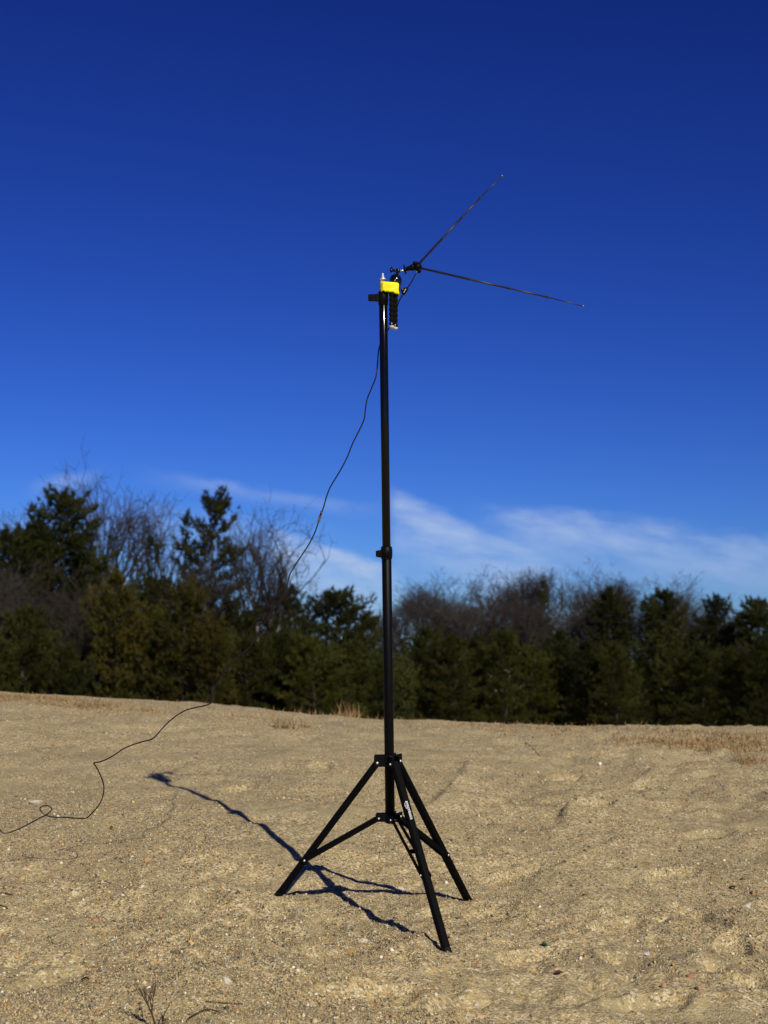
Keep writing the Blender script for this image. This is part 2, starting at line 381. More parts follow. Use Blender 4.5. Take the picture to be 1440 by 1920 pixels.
def sand_material():
    m, t, b = mat_new('coarse_sand')
    L = t.links.new
    co = t.nodes.new('ShaderNodeTexCoord')
    def noise(s, det=4, rough=.55):
        n = t.nodes.new('ShaderNodeTexNoise'); n.inputs['Scale'].default_value = s; n.inputs['Detail'].default_value = det; n.inputs['Roughness'].default_value = rough
        L(co.outputs['Object'], n.inputs['Vector']); return n.outputs[0]
    def ramp(v, *st):
        r = t.nodes.new('ShaderNodeValToRGB'); L(v, r.inputs[0]); e = r.color_ramp.elements
        e[0].position, e[0].color = st[0][0], (*st[0][1], 1); e[1].position, e[1].color = st[-1][0], (*st[-1][1], 1)
        for p_, c_ in st[1:-1]: q = e.new(p_); q.color = (*c_, 1)
        return r.outputs[0]
    def mixc(f, a, bb, mode='MIX'):
        n = t.nodes.new('ShaderNodeMix'); n.data_type = 'RGBA'; n.blend_type = mode
        if isinstance(f, float): n.inputs['Factor'].default_value = f
        else: L(f, n.inputs['Factor'])
        L(a, n.inputs['A']); L(bb, n.inputs['B']); return n.outputs['Result']
    base = ramp(noise(3.4, 7, .66), (.34, (.215, .178, .108)), (.47, (.335, .275, .155)), (.64, (.46, .38, .212)))
    fine = ramp(noise(140, 3, .6), (.25, (.25, .20, .115)), (.5, (.36, .295, .16)), (.8, (.50, .415, .245)))
    c = mixc(.42, base, fine)
    # single grains of many colours
    for sc_, thr in ((260, .42), (150, .34)):
        v = t.nodes.new('ShaderNodeTexVoronoi'); v.inputs['Scale'].default_value = sc_; L(co.outputs['Object'], v.inputs['Vector'])
        sp = t.nodes.new('ShaderNodeSeparateColor'); L(v.outputs['Color'], sp.inputs[0])
        g = ramp(sp.outputs[0], (0, (.04, .035, .03)), (.2, (.17, .13, .085)), (.4, (.42, .32, .14)), (.6, (.50, .33, .13)), (.8, (.62, .52, .32)), (1, (.78, .72, .56)))
        pat = t.nodes.new('ShaderNodeMapRange'); L(noise(5.5 if sc_ > 200 else 3.1, 4, .6), pat.inputs[0]); pat.inputs['From Min'].default_value = .40; pat.inputs['From Max'].default_value = .62; pat.inputs['To Min'].default_value = .06; pat.inputs['To Max'].default_value = .95
        gt = t.nodes.new('ShaderNodeMath'); gt.operation = 'LESS_THAN'; L(sp.outputs[1], gt.inputs[0]); L(pat.outputs[0], gt.inputs[1])
        ml = t.nodes.new('ShaderNodeMath'); ml.operation = 'MULTIPLY'; L(gt.outputs[0], ml.inputs[0]); ml.inputs[1].default_value = thr * 1.6
        c = mixc(ml.outputs[0], c, g)
    L(c, b.inputs['Base Color']); b.inputs['Roughness'].default_value = .9; b.inputs['Specular IOR Level'].default_value = .2
    v = t.nodes.new('ShaderNodeTexVoronoi'); v.inputs['Scale'].default_value = 230; L(co.outputs['Object'], v.inputs['Vector'])
    n1 = noise(90, 5, .7)
    ad = t.nodes.new('ShaderNodeMath'); ad.operation = 'MULTIPLY_ADD'; L(v.outputs['Distance'], ad.inputs[0]); ad.inputs[1].default_value = -.5; L(n1, ad.inputs[2])
    bp = t.nodes.new('ShaderNodeBump'); bp.inputs['Strength'].default_value = .9; bp.inputs['Distance'].default_value = .005
    L(ad.outputs[0], bp.inputs['Height']); L(bp.outputs[0], b.inputs['Normal'])
    return m
M_SAND = sand_material()
me = np_mesh('sand_ground', np.stack([XX.ravel(), YY.ravel(), ZZ.ravel()], 1), F, M_SAND, smooth=True)
gobj = bpy.data.objects.new('sand_ground', me); col.objects.link(gobj); tag(gobj, kind='structure')

# ------------------------------------------------------------------ gravel and stones
rng = np.random.default_rng(5)
PAL = np.array([(.50, .41, .23), (.42, .33, .16), (.56, .38, .16), (.62, .55, .38), (.72, .68, .55), (.28, .23, .15), (.12, .10, .085), (.45, .25, .11), (.50, .41, .26), (.34, .29, .21)])
def make_gravel(n, rmin, rmax, power, seed, dmax):
    g = np.random.default_rng(seed)
    pos = []
    while sum(len(p) for p in pos) < n:
        u = g.random(n * 2); d = 1 / (1 / 2.5 + u * (1 / dmax - 1 / 2.5))
        x = (g.random(n * 2) * 2 - 1) * (.30 * d + .25)
        keep = (vnoise(x * 2.2 + 1.5, d * 2.2, 71) + .6 * vnoise(x * 7, d * 7, 72) + .10 * x) > .02 + (g.random(n * 2) - .66) * .62
        pos.append(np.stack([x[keep], d[keep]], 1))
    pos = np.concatenate(pos)[:n]
    r = rmin + (rmax - rmin) * g.random(n) ** power
    z = ground(pos[:, 0], pos[:, 1])
    # squashed, irregular six-point pebbles
    octv = np.array([(1, 0, 0), (0, 1, 0), (-1, 0, 0), (0, -1, 0), (0, 0, 1), (0, 0, -1.)]) if rmax > .005 else np.array([(1, 0, 0), (-.5, .87, 0), (-.5, -.87, 0), (0, 0, 1), (0, 0, -1.)])
    octf = np.array([(0, 1, 4), (1, 2, 4), (2, 3, 4), (3, 0, 4), (1, 0, 5), (2, 1, 5), (3, 2, 5), (0, 3, 5)]) if rmax > .005 else np.array([(0, 1, 3), (1, 2, 3), (2, 0, 3), (1, 0, 4), (2, 1, 4), (0, 2, 4)])
    K = len(octv)
    V = octv[None] * (g.random((n, K, 1)) * .6 + .6) * r[:, None, None] * (g.random((n, 1, 3)) * .6 + .6)
    V += (g.random((n, K, 3)) - .5) * r[:, None, None] * .5
    a = g.random(n) * 6.28; ca, sa = np.cos(a)[:, None], np.sin(a)[:, None]
    X = V[:, :, 0] * ca - V[:, :, 1] * sa; Y = V[:, :, 0] * sa + V[:, :, 1] * ca
    V = np.stack([X + pos[:, 0:1], Y + pos[:, 1:2], V[:, :, 2] * .8 + (z + r * .25)[:, None]], 2)
    Fc = (octf[None] + (np.arange(n) * K)[:, None, None]).reshape(-1, 3)
    c = PAL[g.choice(len(PAL), n, p=[.15, .17, .09, .08, .035, .15, .12, .055, .06, .09])] * (g.random((n, 1)) * .55 + .56)
    return V.reshape(-1, 3), Fc, np.repeat(c, K, 0)
v1, f1, c1 = make_gravel(175000, .0012, .0040, 1.5, 3, 9.5)
v2, f2, c2 = make_gravel(10000, .0032, .0078, 2.4, 4, 9.0)
gm = np_mesh('gravel', np.concatenate([v1, v2]), np.concatenate([f1, f2 + len(v1)]), M_GRAV, np.concatenate([c1, c2]))
go = bpy.data.objects.new('gravel', gm); col.objects.link(go)
tag(go, 'loose mixed tan and grey gravel grains strewn over the sand', 'gravel', kind='stuff')

def stone(px, py, w, h, c, label, seed, sharp=.22, sink=.48, group=None):
    q = sight(px, py); d = (q - CAM).dot(FWD); rw = w / FPX * d / 2; rh = h / FPX * d / 2
    bm = bmesh.new(); bmesh.ops.create_icosphere(bm, subdivisions=2, radius=1)
    rr = random.Random(seed); dirs = [(Vector((rr.gauss(0, 1), rr.gauss(0, 1), rr.gauss(0, 1))).normalized(), rr.uniform(.42, .8)) for _ in range(12)]
    for v in bm.verts:
        for n, k in dirs:
            e = v.co.dot(n) - k
            if e > 0: v.co -= n * e * .92
        v.co += Vector((rr.uniform(-1, 1), rr.uniform(-1, 1), rr.uniform(-1, 1))) * .035
        v.co = Vector((v.co.x * rw * 1.15, v.co.y * rw * rr.uniform(.97, 1.03), v.co.z * rh * 1.35))
    me = bpy.data.meshes.new('stone'); bm.to_mesh(me); bm.free()
    c = tuple(k * .82 for k in c)
    me.materials.append(plain('stone_' + str(seed), c, .8, 0, .3, 160, .3, bump=.5))
    o = bpy.data.objects.new('stone', me); col.objects.link(o)
    o.location = (q.x, q.y, gz(q.x, q.y) + rh * (1 - sink * 1.6)); o.rotation_euler = (0, 0, rr.uniform(0, 6))
    tag(o, label, 'stone', group); return o
STONES = [
    (424, 1842, 22, 15, (.54, .50, .40), 'pale angular stone right of the dark dry weed in the foreground'),
    (656, 1786, 26, 14, (.44, .27, .10), 'ochre brown stone lying left of the nearest tripod foot'),
    (680, 1767, 24, 12, (.58, .50, .36), 'cream flat stone just above the ochre brown stone'),
    (266, 1785, 13, 8, (.34, .13, .06), 'small brick red stone above the dark dry weed'),
    (292, 1803, 9, 9, (.55, .32, .16), 'small orange pebble just below the brick red stone'),
    (179, 1727, 16, 10, (.40, .22, .12), 'russet stone at lower left, above the wiry twig'),
    (1402, 1702, 19, 17, (.62, .56, .44), 'cream stone standing proud near the right edge'),
    (1295, 1833, 20, 16, (.36, .20, .13), 'reddish brown stone left below the dark hollow'),
    (1245, 1851, 14, 12, (.45, .25, .13), 'rusty orange stone left of the reddish brown stone'),
    (1310, 1856, 16, 12, (.40, .27, .17), 'tan brown stone below the reddish brown stone'),
    (1276, 1704, 15, 9, (.50, .34, .19), 'orange tan stone beside the small dark pit at right'),
    (1186, 1865, 12, 10, (.66, .58, .42), 'pale yellow stone at lower right, below the pits'),
    (275, 1614, 15, 13, (.42, .27, .13), 'brown orange stone left of the tripod shadow, midway down the sand'),
    (40, 1652, 20, 16, (.42, .31, .16), 'sandy brown stone near left edge under the cable shadow'),
    (66, 1505, 30, 12, (.46, .42, .34), 'whitish flat stone behind the small cable loop'),
    (750, 1669, 18, 10, (.60, .54, .42), 'cream stone between the right and front tripod legs'),
    (560, 1706, 9, 8, (.26, .25, .25), 'small grey pebble below the left tripod foot'),
    (895, 1886, 15, 9, (.60, .52, .40), 'pale stone near bottom edge, right of the nearest foot'),
    (900, 1908, 17, 12, (.55, .40, .27), 'pinkish tan stone at bottom edge, right of centre'),
    (267, 1663, 10, 7, (.68, .64, .58), 'tiny white pebble left of the left tripod foot'),
    (88, 1725, 13, 9, (.62, .55, .42), 'cream pebble left of the russet stone'),
    (1085, 1472, 11, 8, (.40, .36, .30), 'grey stone beyond the stand, right of its legs'),
    (1125, 1434, 10, 7, (.70, .68, .64), 'small white stone far up the sand at right'),
    (1412, 1676, 14, 9, (.50, .31, .17), 'orange stone just above the cream stone at right edge'),
    (283, 1880, 14, 9, (.52, .39, .20), 'tan stone right behind the stem of the dark weed'),
    (1210, 1790, 16, 9, (.48, .46, .43), 'light grey stone right of the green leaf'),
]
for i, (px, py, w, h, c, lb) in enumerate(STONES): stone(px, py, w, h, c, lb, 100 + i)

# ------------------------------------------------------------------ light stand
TILT = R(-.78)
SR = RGT * math.cos(TILT) + UPV * (-math.sin(TILT)) * -1 * -1
SU = (UPV * math.cos(TILT) + RGT * math.sin(TILT)).normalized()
SR = (RGT - SU * RGT.dot(SU)).normalized(); SC = -FWD
O = P(734, 1715, D0)
def S(a, h, c=0.0): return O + SR * a + SU * h + SC * c
def hh(py): return (1715 - py) / 765.0
root = empty('light_stand', S(0, 0)); OFF = tuple(root.location)
tag(root, 'tall black metal light stand with three splayed legs standing on the sand', 'light stand')
def part(name, mb, mat, parent=root): return mb.build(name, mat, parent, OFF)
def seg(h0, h1, r, n=28): return MB().lathe(S(0, h0), SU, [(0, r * .93), (.001, r), (h1 - h0 - .001, r), (h1 - h0, r * .93)], n)
M_TUBEM = plain('matt_black_tube', (.0025, .0025, .003), .45, 0, .10, 60, .2)
bt = part('base_tube', seg(hh(1543), hh(1046), .01185), M_TUBEM)
mk = MB(); mk.lathe(S(0, hh(1350.5)), SU, [(0, .01195), (.0012, .01195)], 28); part('seam_ring', mk, M_PLAST, bt).scale = (1, 1, 1)
part('middle_tube', seg(hh(1046), hh(560), .0103), M_TUBE)
def clamp(name, y0, y1, rad, lever_out, ly0, ly1, lever_w):
    h0, h1 = hh(y1), hh(y0)
    mb = MB().lathe(S(0, h0), SU, [(0, rad * .93), (.002, rad * .97), (.006, rad * .97), (.0065, rad * 1.02), (h1 - h0 - .007, rad * 1.02), (h1 - h0 - .006, rad * .97), (h1 - h0 - .0015, rad * .96), (h1 - h0, rad * .86)], 28)
    # split lugs that the lever screw draws together
    hm = (hh(ly0) + hh(ly1)) / 2
    mb.box(S(-rad * 1.0, hm, .0045), SR, SC, SU, .007, .003, .009, .001); mb.box(S(-rad * 1.0, hm, -.0045), SR, SC, SU, .007, .003, .009, .001)
    c = part('clamp_collar', mb, M_PLAST)
    kb = MB().box(S(-(rad + lever_out) / 2 - .001, hm), SR, SC, SU, (lever_out - rad) / 2 + .002, lever_w, (hh(ly0) - hh(ly1)) / 2, .002)
    for k in range(4):
        kb.box(S(-lever_out + .003 + k * .0045, hm, lever_w), SR, SC, SU, .0009, .0008, (hh(ly0) - hh(ly1)) / 2 * .8, .0003)
    part('clamp_lever', kb, M_PLAST, c)
    sb = MB().lathe(S(-.002, hm - .012, rad), SC, [(0, .0022), (.0012, .0021), (.0016, .0012)], 10)
    part('screw', sb, M_PLAST, c)
clamp('lower', 1024.5, 1048, .01415, .0235, 1032, 1044, .007)
clamp('upper', 546, 572, .0122, .0335, 551.5, 564, .007)
sp = MB().lathe(S(0, hh(548)), SU, [(0, .0045), (.022, .0045), (.0225, .0052), (.030, .0052), (.031, .0074), (.0345, .0074), (.0355, .0045), (.0385, .0045), (.0395, .0028), (.046, .0026), (.047, .0015)], 20)
part('spigot', sp, M_STEEL)
ub = MB().lathe(S(0, hh(1437)), SU, [(0, .0138), (.001, .0150), (.027, .0150), (.029, .0140)], 28)
lb_ = MB().lathe(S(0, hh(1541)), SU, [(0, .0138), (.001, .0150), (.018, .0150), (.020, .0138)], 28)
bolts_u, bolts_l, legs = [], [], {}
HU, HL = hh(1429), hh(1533)
for nm, ft in FEET.items():
    rel = ft - O; a, c = rel.dot(SR), rel.dot(SC); L = math.hypot(a, c); da, dc = a / L, c / L
    rad = SR * da + SC * dc; tan = SR * -dc + SC * da
    legs[nm] = (ft, rad, tan)
    for s in (-1, 1):
        ub.box(S(0, HU + .004) + rad * .0235 + tan * (s * .0095), rad, tan, SU, .0135, .0016, .0135, .0006)
        lb_.box(S(0, HL + .001) + rad * .0225 + tan * (s * .0098), rad, tan, SU, .0125, .0014, .0092, .0006)
ubo = part('leg_bracket', ub, M_PLAST); lbo = part('brace_bracket', lb_, M_PLAST)
TB = {'left': .72, 'right': .65, 'front': .60}
def bolt(p, axis, half, r, parent):
    axis = axis.normalized()
    mb = MB()
    for s in (-1, 1): mb.lathe(p + axis * (half * s), axis * s, [(0, r), (.0012, r), (.0024, r * .75), (.0027, r * .3)], 10)
    mb.tube([p - axis * half, p + axis * half], r * .45, 8)
    part('bolt', mb, M_STEEL, parent)
for nm, (ft, rad, tan) in legs.items():
    top = S(0, HU) + rad * .029
    dirn = (ft - top).normalized()
    end = ft + dirn * .010
    lm = MB().bar(top - dirn * .006, end, tan, .0185, .0165, .0030)
    lo = part('leg', lm, M_LEG)
    cm = MB().bar(end - dirn * .026, end + dirn * .003, tan, .0200, .0180, .003); part('foot_cap', cm, M_PLAST, lo)
    bolt(top, tan, .0112, .0032, ubo)
    if nm == 'front': front = (top, ft, dirn, rad, tan, lo)
    q = top.lerp(ft, TB[nm]); lt = S(0, HL) + rad * .027
    bm_ = MB()
    dq = (q - lt).normalized()
    for s in (-1, 1):      # folded channel: two cheeks and a web
        bm_.bar(lt - dq * .004 + tan * (s * .0075), q + dq * .008 + tan * (s * .0108), dq.cross(tan), .0120, .0018, .0005)
    bm_.bar(lt.lerp(q, .55), lt.lerp(q, .62), tan, .017, .0026, .0006)
    bo = part('brace', bm_, M_LEG)
    bolt(lt, tan, .0114, .0026, lbo); bolt(q, tan, .0122, .0028, bo)
# lettering on the leg nearest the camera, reading downwards
top, ft, dirn, rad, tan, lo = front
fc = bpy.data.curves.new('lettering', 'FONT'); fc.body = 'amazonbasics'; fc.size = .0125; fc.extrude = .00015; fc.align_x = 'LEFT'
tmp = bpy.data.objects.new('tmp', fc); col.objects.link(tmp)
bpy.context.view_layer.update()
tme = bpy.data.meshes.new_from_object(tmp.evaluated_get(bpy.context.evaluated_depsgraph_get()))
bpy.data.objects.remove(tmp)
out = dirn.cross(tan);  out = out if out.dot(SC) > 0 else -out
upt = out.cross(dirn)                       # letters read down the leg, their tops to the right
wmax = max(v.co.x for v in tme.vertices); kx = .047 / wmax
face = out * .0084
tA = top.lerp(ft, .213)
for v in tme.vertices: v.co = tA + dirn * (v.co.x * kx) + upt * (v.co.y * .95 - .0032) + face + out * v.co.z - root.location
tme.materials.append(M_PRINT); to = bpy.data.objects.new('lettering', tme); col.objects.link(to); to.parent = lo
sm = MB(); pts = [tA + dirn * (.003 + .016 * t) + upt * (-.0048 - .0026 * math.sin(math.pi * t)) + face + out * .0002 for t in np.linspace(0, 1, 9)]
sm.tube(pts, [.0004 + .0003 * math.sin(math.pi * t) for t in np.linspace(0, 1, 9)], 6)
sm.tube([pts[-1] - dirn * .0012 - upt * .0004, pts[-1] + upt * .0004, pts[-1] + upt * .0002 - upt * .0022 + dirn * .0003], .0004, 6)
part('smile_arrow', sm, M_PRINT, lo)

# ------------------------------------------------------------------ mini tripod taped to the stand
def Q(px, py, dd=0.0): return P(px, py, D0 + dd)
mr_ = empty('mini_tripod', Q(736, 617)); MO = tuple(mr_.location)
tag(mr_, 'small black flexible tripod strapped upright beside the top of the light stand', 'mini tripod')
def mp(name, mb, mat, parent=mr_): return mb.build(name, mat, parent, MO)
for k, (x0, y0, x1, y1, dd) in enumerate(((734, 548, 734.5, 612, -.014), (741.5, 549, 741, 615, -.006), (738, 548, 737.5, 612, .012))):
    a, b = Q(x0, y0, dd), Q(x1, y1, dd); ax = (b - a); L = ax.length; n = 7; pr = []
    for i in range(n):
        s0, s1 = L * i / n, L * (i + 1) / n; g = s1 - s0
        pr += [(s0 + g * .02, .0044), (s0 + g * .16, .0060), (s0 + g * .5, .0064), (s0 + g * .84, .0060), (s0 + g * .98, .0044)]
    lg = mp('leg', MB().lathe(a, ax, pr, 16), M_FOAM)
    tn = ax.normalized()
    mp('foot', MB().lathe(b - tn * .002, ax, [(0, .0040), (.001, .0068), (.0028, .0066), (.0055, .0048), (.0072, .0018)], 16), M_WHITE, lg)
    mp('foot_pin', MB().tube([b + SC * .0058 - tn * .009, b + SC * .0062 - tn * .002], .0007, 6), M_STEEL, lg)
hd = MB().lathe(Q(740, 549), Q(742.5, 515) - Q(740, 549), [(0, .013), (.018, .0135), (.022, .0150), (.030, .0155), (.036, .0142), (.042, .0105), (.045, .006)], 24)
hb = mp('ball_head', hd, M_GLOSS)
mp('index_mark', MB().bar(Q(740, 527, -.0152), Q(741.5, 523.5, -.0152), SR, .0012, .0008, .0002), M_STEEL, hb)
cl = MB().ball(Q(746, 508), .0062, 16); cl.tube([Q(734, 507), Q(746, 508)], [.0030, .0042], 12); cl.tube([Q(744, 515), Q(746, 508)], .0042, 12)
cp = mp('tilt_clamp', cl, M_GLOSS)
kn = MB().lathe(Q(736, 507, .002), Q(730, 506) - Q(736, 507), [(0, .0055), (.0015, .0062), (.0055, .0060), (.0065, .0045)], 16)
kn.bar(Q(733.5, 508), Q(734.5, 499.5), SC, .0040, .0024, .0006)
mp('thumb_screw', kn, M_GLOSS, cp)
mp('screw_stud', MB().tube([Q(747, 508), Q(760, 506.5)], .0018, 10), M_STEEL)

# yellow tape
tp = MB(); ring = 44; rows = 7
def tape_pt(q, v):
    # a taut band round the spigot and the ball head neck: rounded oblong in plan
    cx, cy = math.cos(q), math.sin(q); e = .55
    a = math.copysign(abs(cx) ** e, cx) * .0232; c = math.copysign(abs(cy) ** e, cy) * .0178
    w = .0009 * math.sin(5 * q + 7 * v) * math.sin(math.pi * v) + .0006 * math.sin(11 * q + 3.0) * (1 - abs(2 * v - 1))
    ctr = P(730.6, 0, D0)
    lowsag = -.0085 * max(0, (a / .0232) * .6 + .4) * (1 - v) - .004 * (a / .0232 * .5 + .5) * v
    ragged = (.0012 * math.sin(9 * q + 1) + .0009 * math.sin(23 * q)) * (1 - v)
    h = hh(547.5) + (hh(529) - hh(547.5)) * v + lowsag + ragged
    x0 = (730.6 - 717.8) / 765
    return S(x0 + a * (1 + w * 34), h, c * (1 + w * 60))
vs = [tape_pt(2 * math.pi * k / ring, j / (rows - 1)) for j in range(rows) for k in range(ring)]
inn = [v + (S((730.6 - 717.8) / 765, hh(540)) - v) * .06 for v in vs]
n = ring; fs = [(j * n + k, j * n + (k + 1) % n, (j + 1) * n + (k + 1) % n, (j + 1) * n + k) for j in range(rows - 1) for k in range(n)]
tp.add(vs, fs, True)
o_ = len(vs); tp.add(inn, [tuple(reversed(f)) for f in fs], True)
for k in range(n):
    tp.f.append((k, o_ + k, o_ + (k + 1) % n, (k + 1) % n)); tp.sm.append(False)
    t0 = (rows - 1) * n; tp.f.append((t0 + (k + 1) % n, o_ + t0 + (k + 1) % n, o_ + t0 + k, t0 + k)); tp.sm.append(False)
tl = S((730.6 - 717.8) / 765, hh(540)); to_ = tp.build('tape_band', M_TAPE, None, tl); to_.location = tl
tag(to_, 'bright yellow tape wrapped round the top of the stand', 'tape')

# ------------------------------------------------------------------ dipole antenna
ar = empty('dipole_antenna', Q(783, 500)); AO = tuple(ar.location)
tag(ar, 'v shaped dipole antenna with two thin telescopic rods at the top of the stand', 'antenna')
def ap(name, mb, mat, parent=ar): return mb.build(name, mat, parent, AO)
hub = MB().ball(Q(783, 500.5), .0098, 18, (1.1, 1.15, 1.0), (SR, SC, SU)); hub.lathe(Q(776, 501), Q(766, 503.5) - Q(776, 501), [(0, .0085), (.004, .0080), (.0085, .0066), (.016, .0052), (.0205, .0046)], 18)
hub.lathe(Q(779, 492, -.002), SU, [(-.006, .0068), (0, .0068), (.002, .005)], 14); hub.lathe(Q(786, 507, 0), SR, [(-.004, .007), (.003, .007), (.0045, .005)], 14)
hb2 = ap('hub', hub, M_PLAST)
wn_ = MB().lathe(Q(761.5, 505), Q(756, 506.2) - Q(761.5, 505), [(0, .0045), (.001, .0060), (.0045, .0060), (.006, .0040)], 16)
wn_.bar(Q(758.3, 505.5, -.001), Q(757.5, 496.5, -.001), SC, .0065, .0040, .0012); wn_.bar(Q(759, 505.5, -.001), Q(761, 514, -.001), SC, .0065, .0040, .0012)
ap('wing_nut', wn_, M_PLAST, hb2)
for (x0, y0, x1, y1, x2, y2, dd) in ((784, 496, 902, 369, 941, 330, .05), (788, 502.5, 1030, 558, 1093, 574, -.05)):
    A_, B_, C_ = Q(x0, y0), Q(x1, y1, dd * .75), Q(x2, y2, dd); t = (B_ - A_)
    rm = MB(); Lr = t.length; tn = t.normalized()
    rm.lathe(A_, t, [(0, .0027), (Lr * .38, .0027), (Lr * .3805, .0029), (Lr * .384, .0029), (Lr * .3845, .0024), (Lr * .70, .0024), (Lr * .7005, .0026), (Lr * .704, .0026), (Lr * .7045, .0020), (Lr - .004, .0020), (Lr - .0035, .0027), (Lr, .0027)], 12)
    ro = ap('rod', rm, M_ROD)
    ap('tip_section', MB().tube([B_, C_], .00125, 8), M_ROD, ro)
    ap('tip_ball', MB().ball(C_, .0034, 12), M_TIP, ro)

# ------------------------------------------------------------------ coaxial cable
PTS = [(781, 508, -.004), (779, 514, -.006), (773, 526, -.006), (766, 537, -.004), (760, 546, 0), (752, 558, .004), (746, 571, .012), (742, 585, .028), (734, 605, .034), (724, 625, .030), (714, 642, .018), (709.5, 660, .015), (708, 680, .015), (705, 706, .02),
       (697, 727, .02), (688.5, 748, .03), (685, 768, .03), (682.5, 787, .04), (672, 810, .05), (661, 832, .05), (652, 855, .06), (641, 877, .06), (629, 897, .07), (619, 914, .08), (612, 932, .08), (607, 950, .09), (602, 964, .10),
       (596.5, 981, .10), (590, 999, .11), (580, 1019, .12), (568, 1038, .13), (556, 1056, .14), (545, 1074, .14), (540, 1090, .15), (537, 1105, .15), (529, 1122, .16), (519, 1135, .17), (507, 1150, .18), (496, 1167, .18), (487, 1183, .19), (477, 1199, .19), (469, 1212, .20), (460, 1220, .20),
       (447, 1231, .21), (432, 1246, .22), (419, 1263, .23), (408, 1280, .24), (400, 1298, .24), (397, 1313, .25), (394, 1319, .25), (384, 1323, .25), (367, 1326.5, .26), (350, 1331, .27), (332, 1341, .28), (317, 1353, .28), (304, 1366, .29), (293, 1379, .29), (284, 1386, .30), (270, 1390, .30), (250, 1396, .31), (233, 1403, .31), (218, 1413, .32), (203, 1422, .32), (189, 1428, .33), (178, 1430, .33),
       (176, 1431.5, .33), (181, 1439, .34), (188, 1453, .35), (194, 1470, .36), (194.5, 1484, .37), (191, 1499, .38), (183, 1513, .39), (173, 1524, .40), (165, 1532, .41), (157, 1534.5, .41), (140, 1534, .41), (120, 1532.5, .42), (101, 1532, .42), (92, 1530.5, .42), (84, 1527, .42), (77.6, 1522, .42), (75, 1517, .42), (77.6, 1512.7, .43), (85, 1510.7, .43), (93, 1512, .43), (96.8, 1516.5, .43), (95, 1521, .42), (86.5, 1528, .415), (72, 1535, .41), (53, 1545.5, .40), (36, 1554, .40), (19, 1560.5, .40), (8, 1562.3, .39), (2, 1558.5, .39), (-12, 1545, .38), (-60, 1545, .37), (-150, 1600, .35), (-260, 1690, .30), (-330, 1735, .25)]
def catmull(pts, k=5):
    o = []
    for i in range(len(pts) - 1):
        p0, p1, p2, p3 = pts[max(i - 1, 0)], pts[i], pts[i + 1], pts[min(i + 2, len(pts) - 1)]
        for j in range(k):
            t = j / k
            o.append(.5 * ((2 * p1) + (-p0 + p2) * t + (2 * p0 - 5 * p1 + 4 * p2 - p3) * t * t + (-p0 + 3 * p1 - 3 * p2 + p3) * t ** 3))
    o.append(pts[-1]); return o
CP = [Q(x, y, d if i < 13 else d * .45) for i, (x, y, d) in enumerate(PTS)]
ca = empty('coaxial_cable', Q(781, 508)); CO = tuple(ca.location)
tag(ca, 'thin black coaxial cable hanging from the antenna and trailing off to the left', 'cable')
def cpart(name, mb, mat): return mb.build(name, mat, ca, CO)
cpart('jacket', MB().tube(catmull(CP), .00165, 8), M_CABLE)
ca0, ca1 = Q(600.5, 967, .045), Q(597, 980, .045); t = ca1 - ca0; tn = t.normalized()
cpart('connector', MB().lathe(ca0 - tn * .001, t, [(0, .0024), (.001, .0040), (.0085, .0041), (.009, .0027), (.0125, .0027), (.013, .0040), (.0165, .0040), (.0175, .0024)], 6, False), M_BRASS)
cpart('connector_sleeve', MB().tube([ca0 - tn * .012, ca0], .0023, 8), M_CABLE)
k0, k1 = Q(763.5, 540, -.002), Q(755.5, 552.5, .002); t = k1 - k0; L = t.length
cpart('choke', MB().lathe(k0 + SC * .002, t, [(0, .003), (.0012, .0046), (L - .0012, .0046), (L, .003)], 18), M_PLAST)
cpart('choke_disc', MB().lathe(Q(755.5, 545.5, .004), SC + SR * .5, [(0, .0050), (.0015, .0072), (.0045, .0072), (.006, .0050)], 18), M_GLOSS)
cpart('choke_clip', MB().bar(Q(760.5, 542, -.009), Q(757, 549, -.007), SR, .0020, .0012, .0003), M_STEEL)

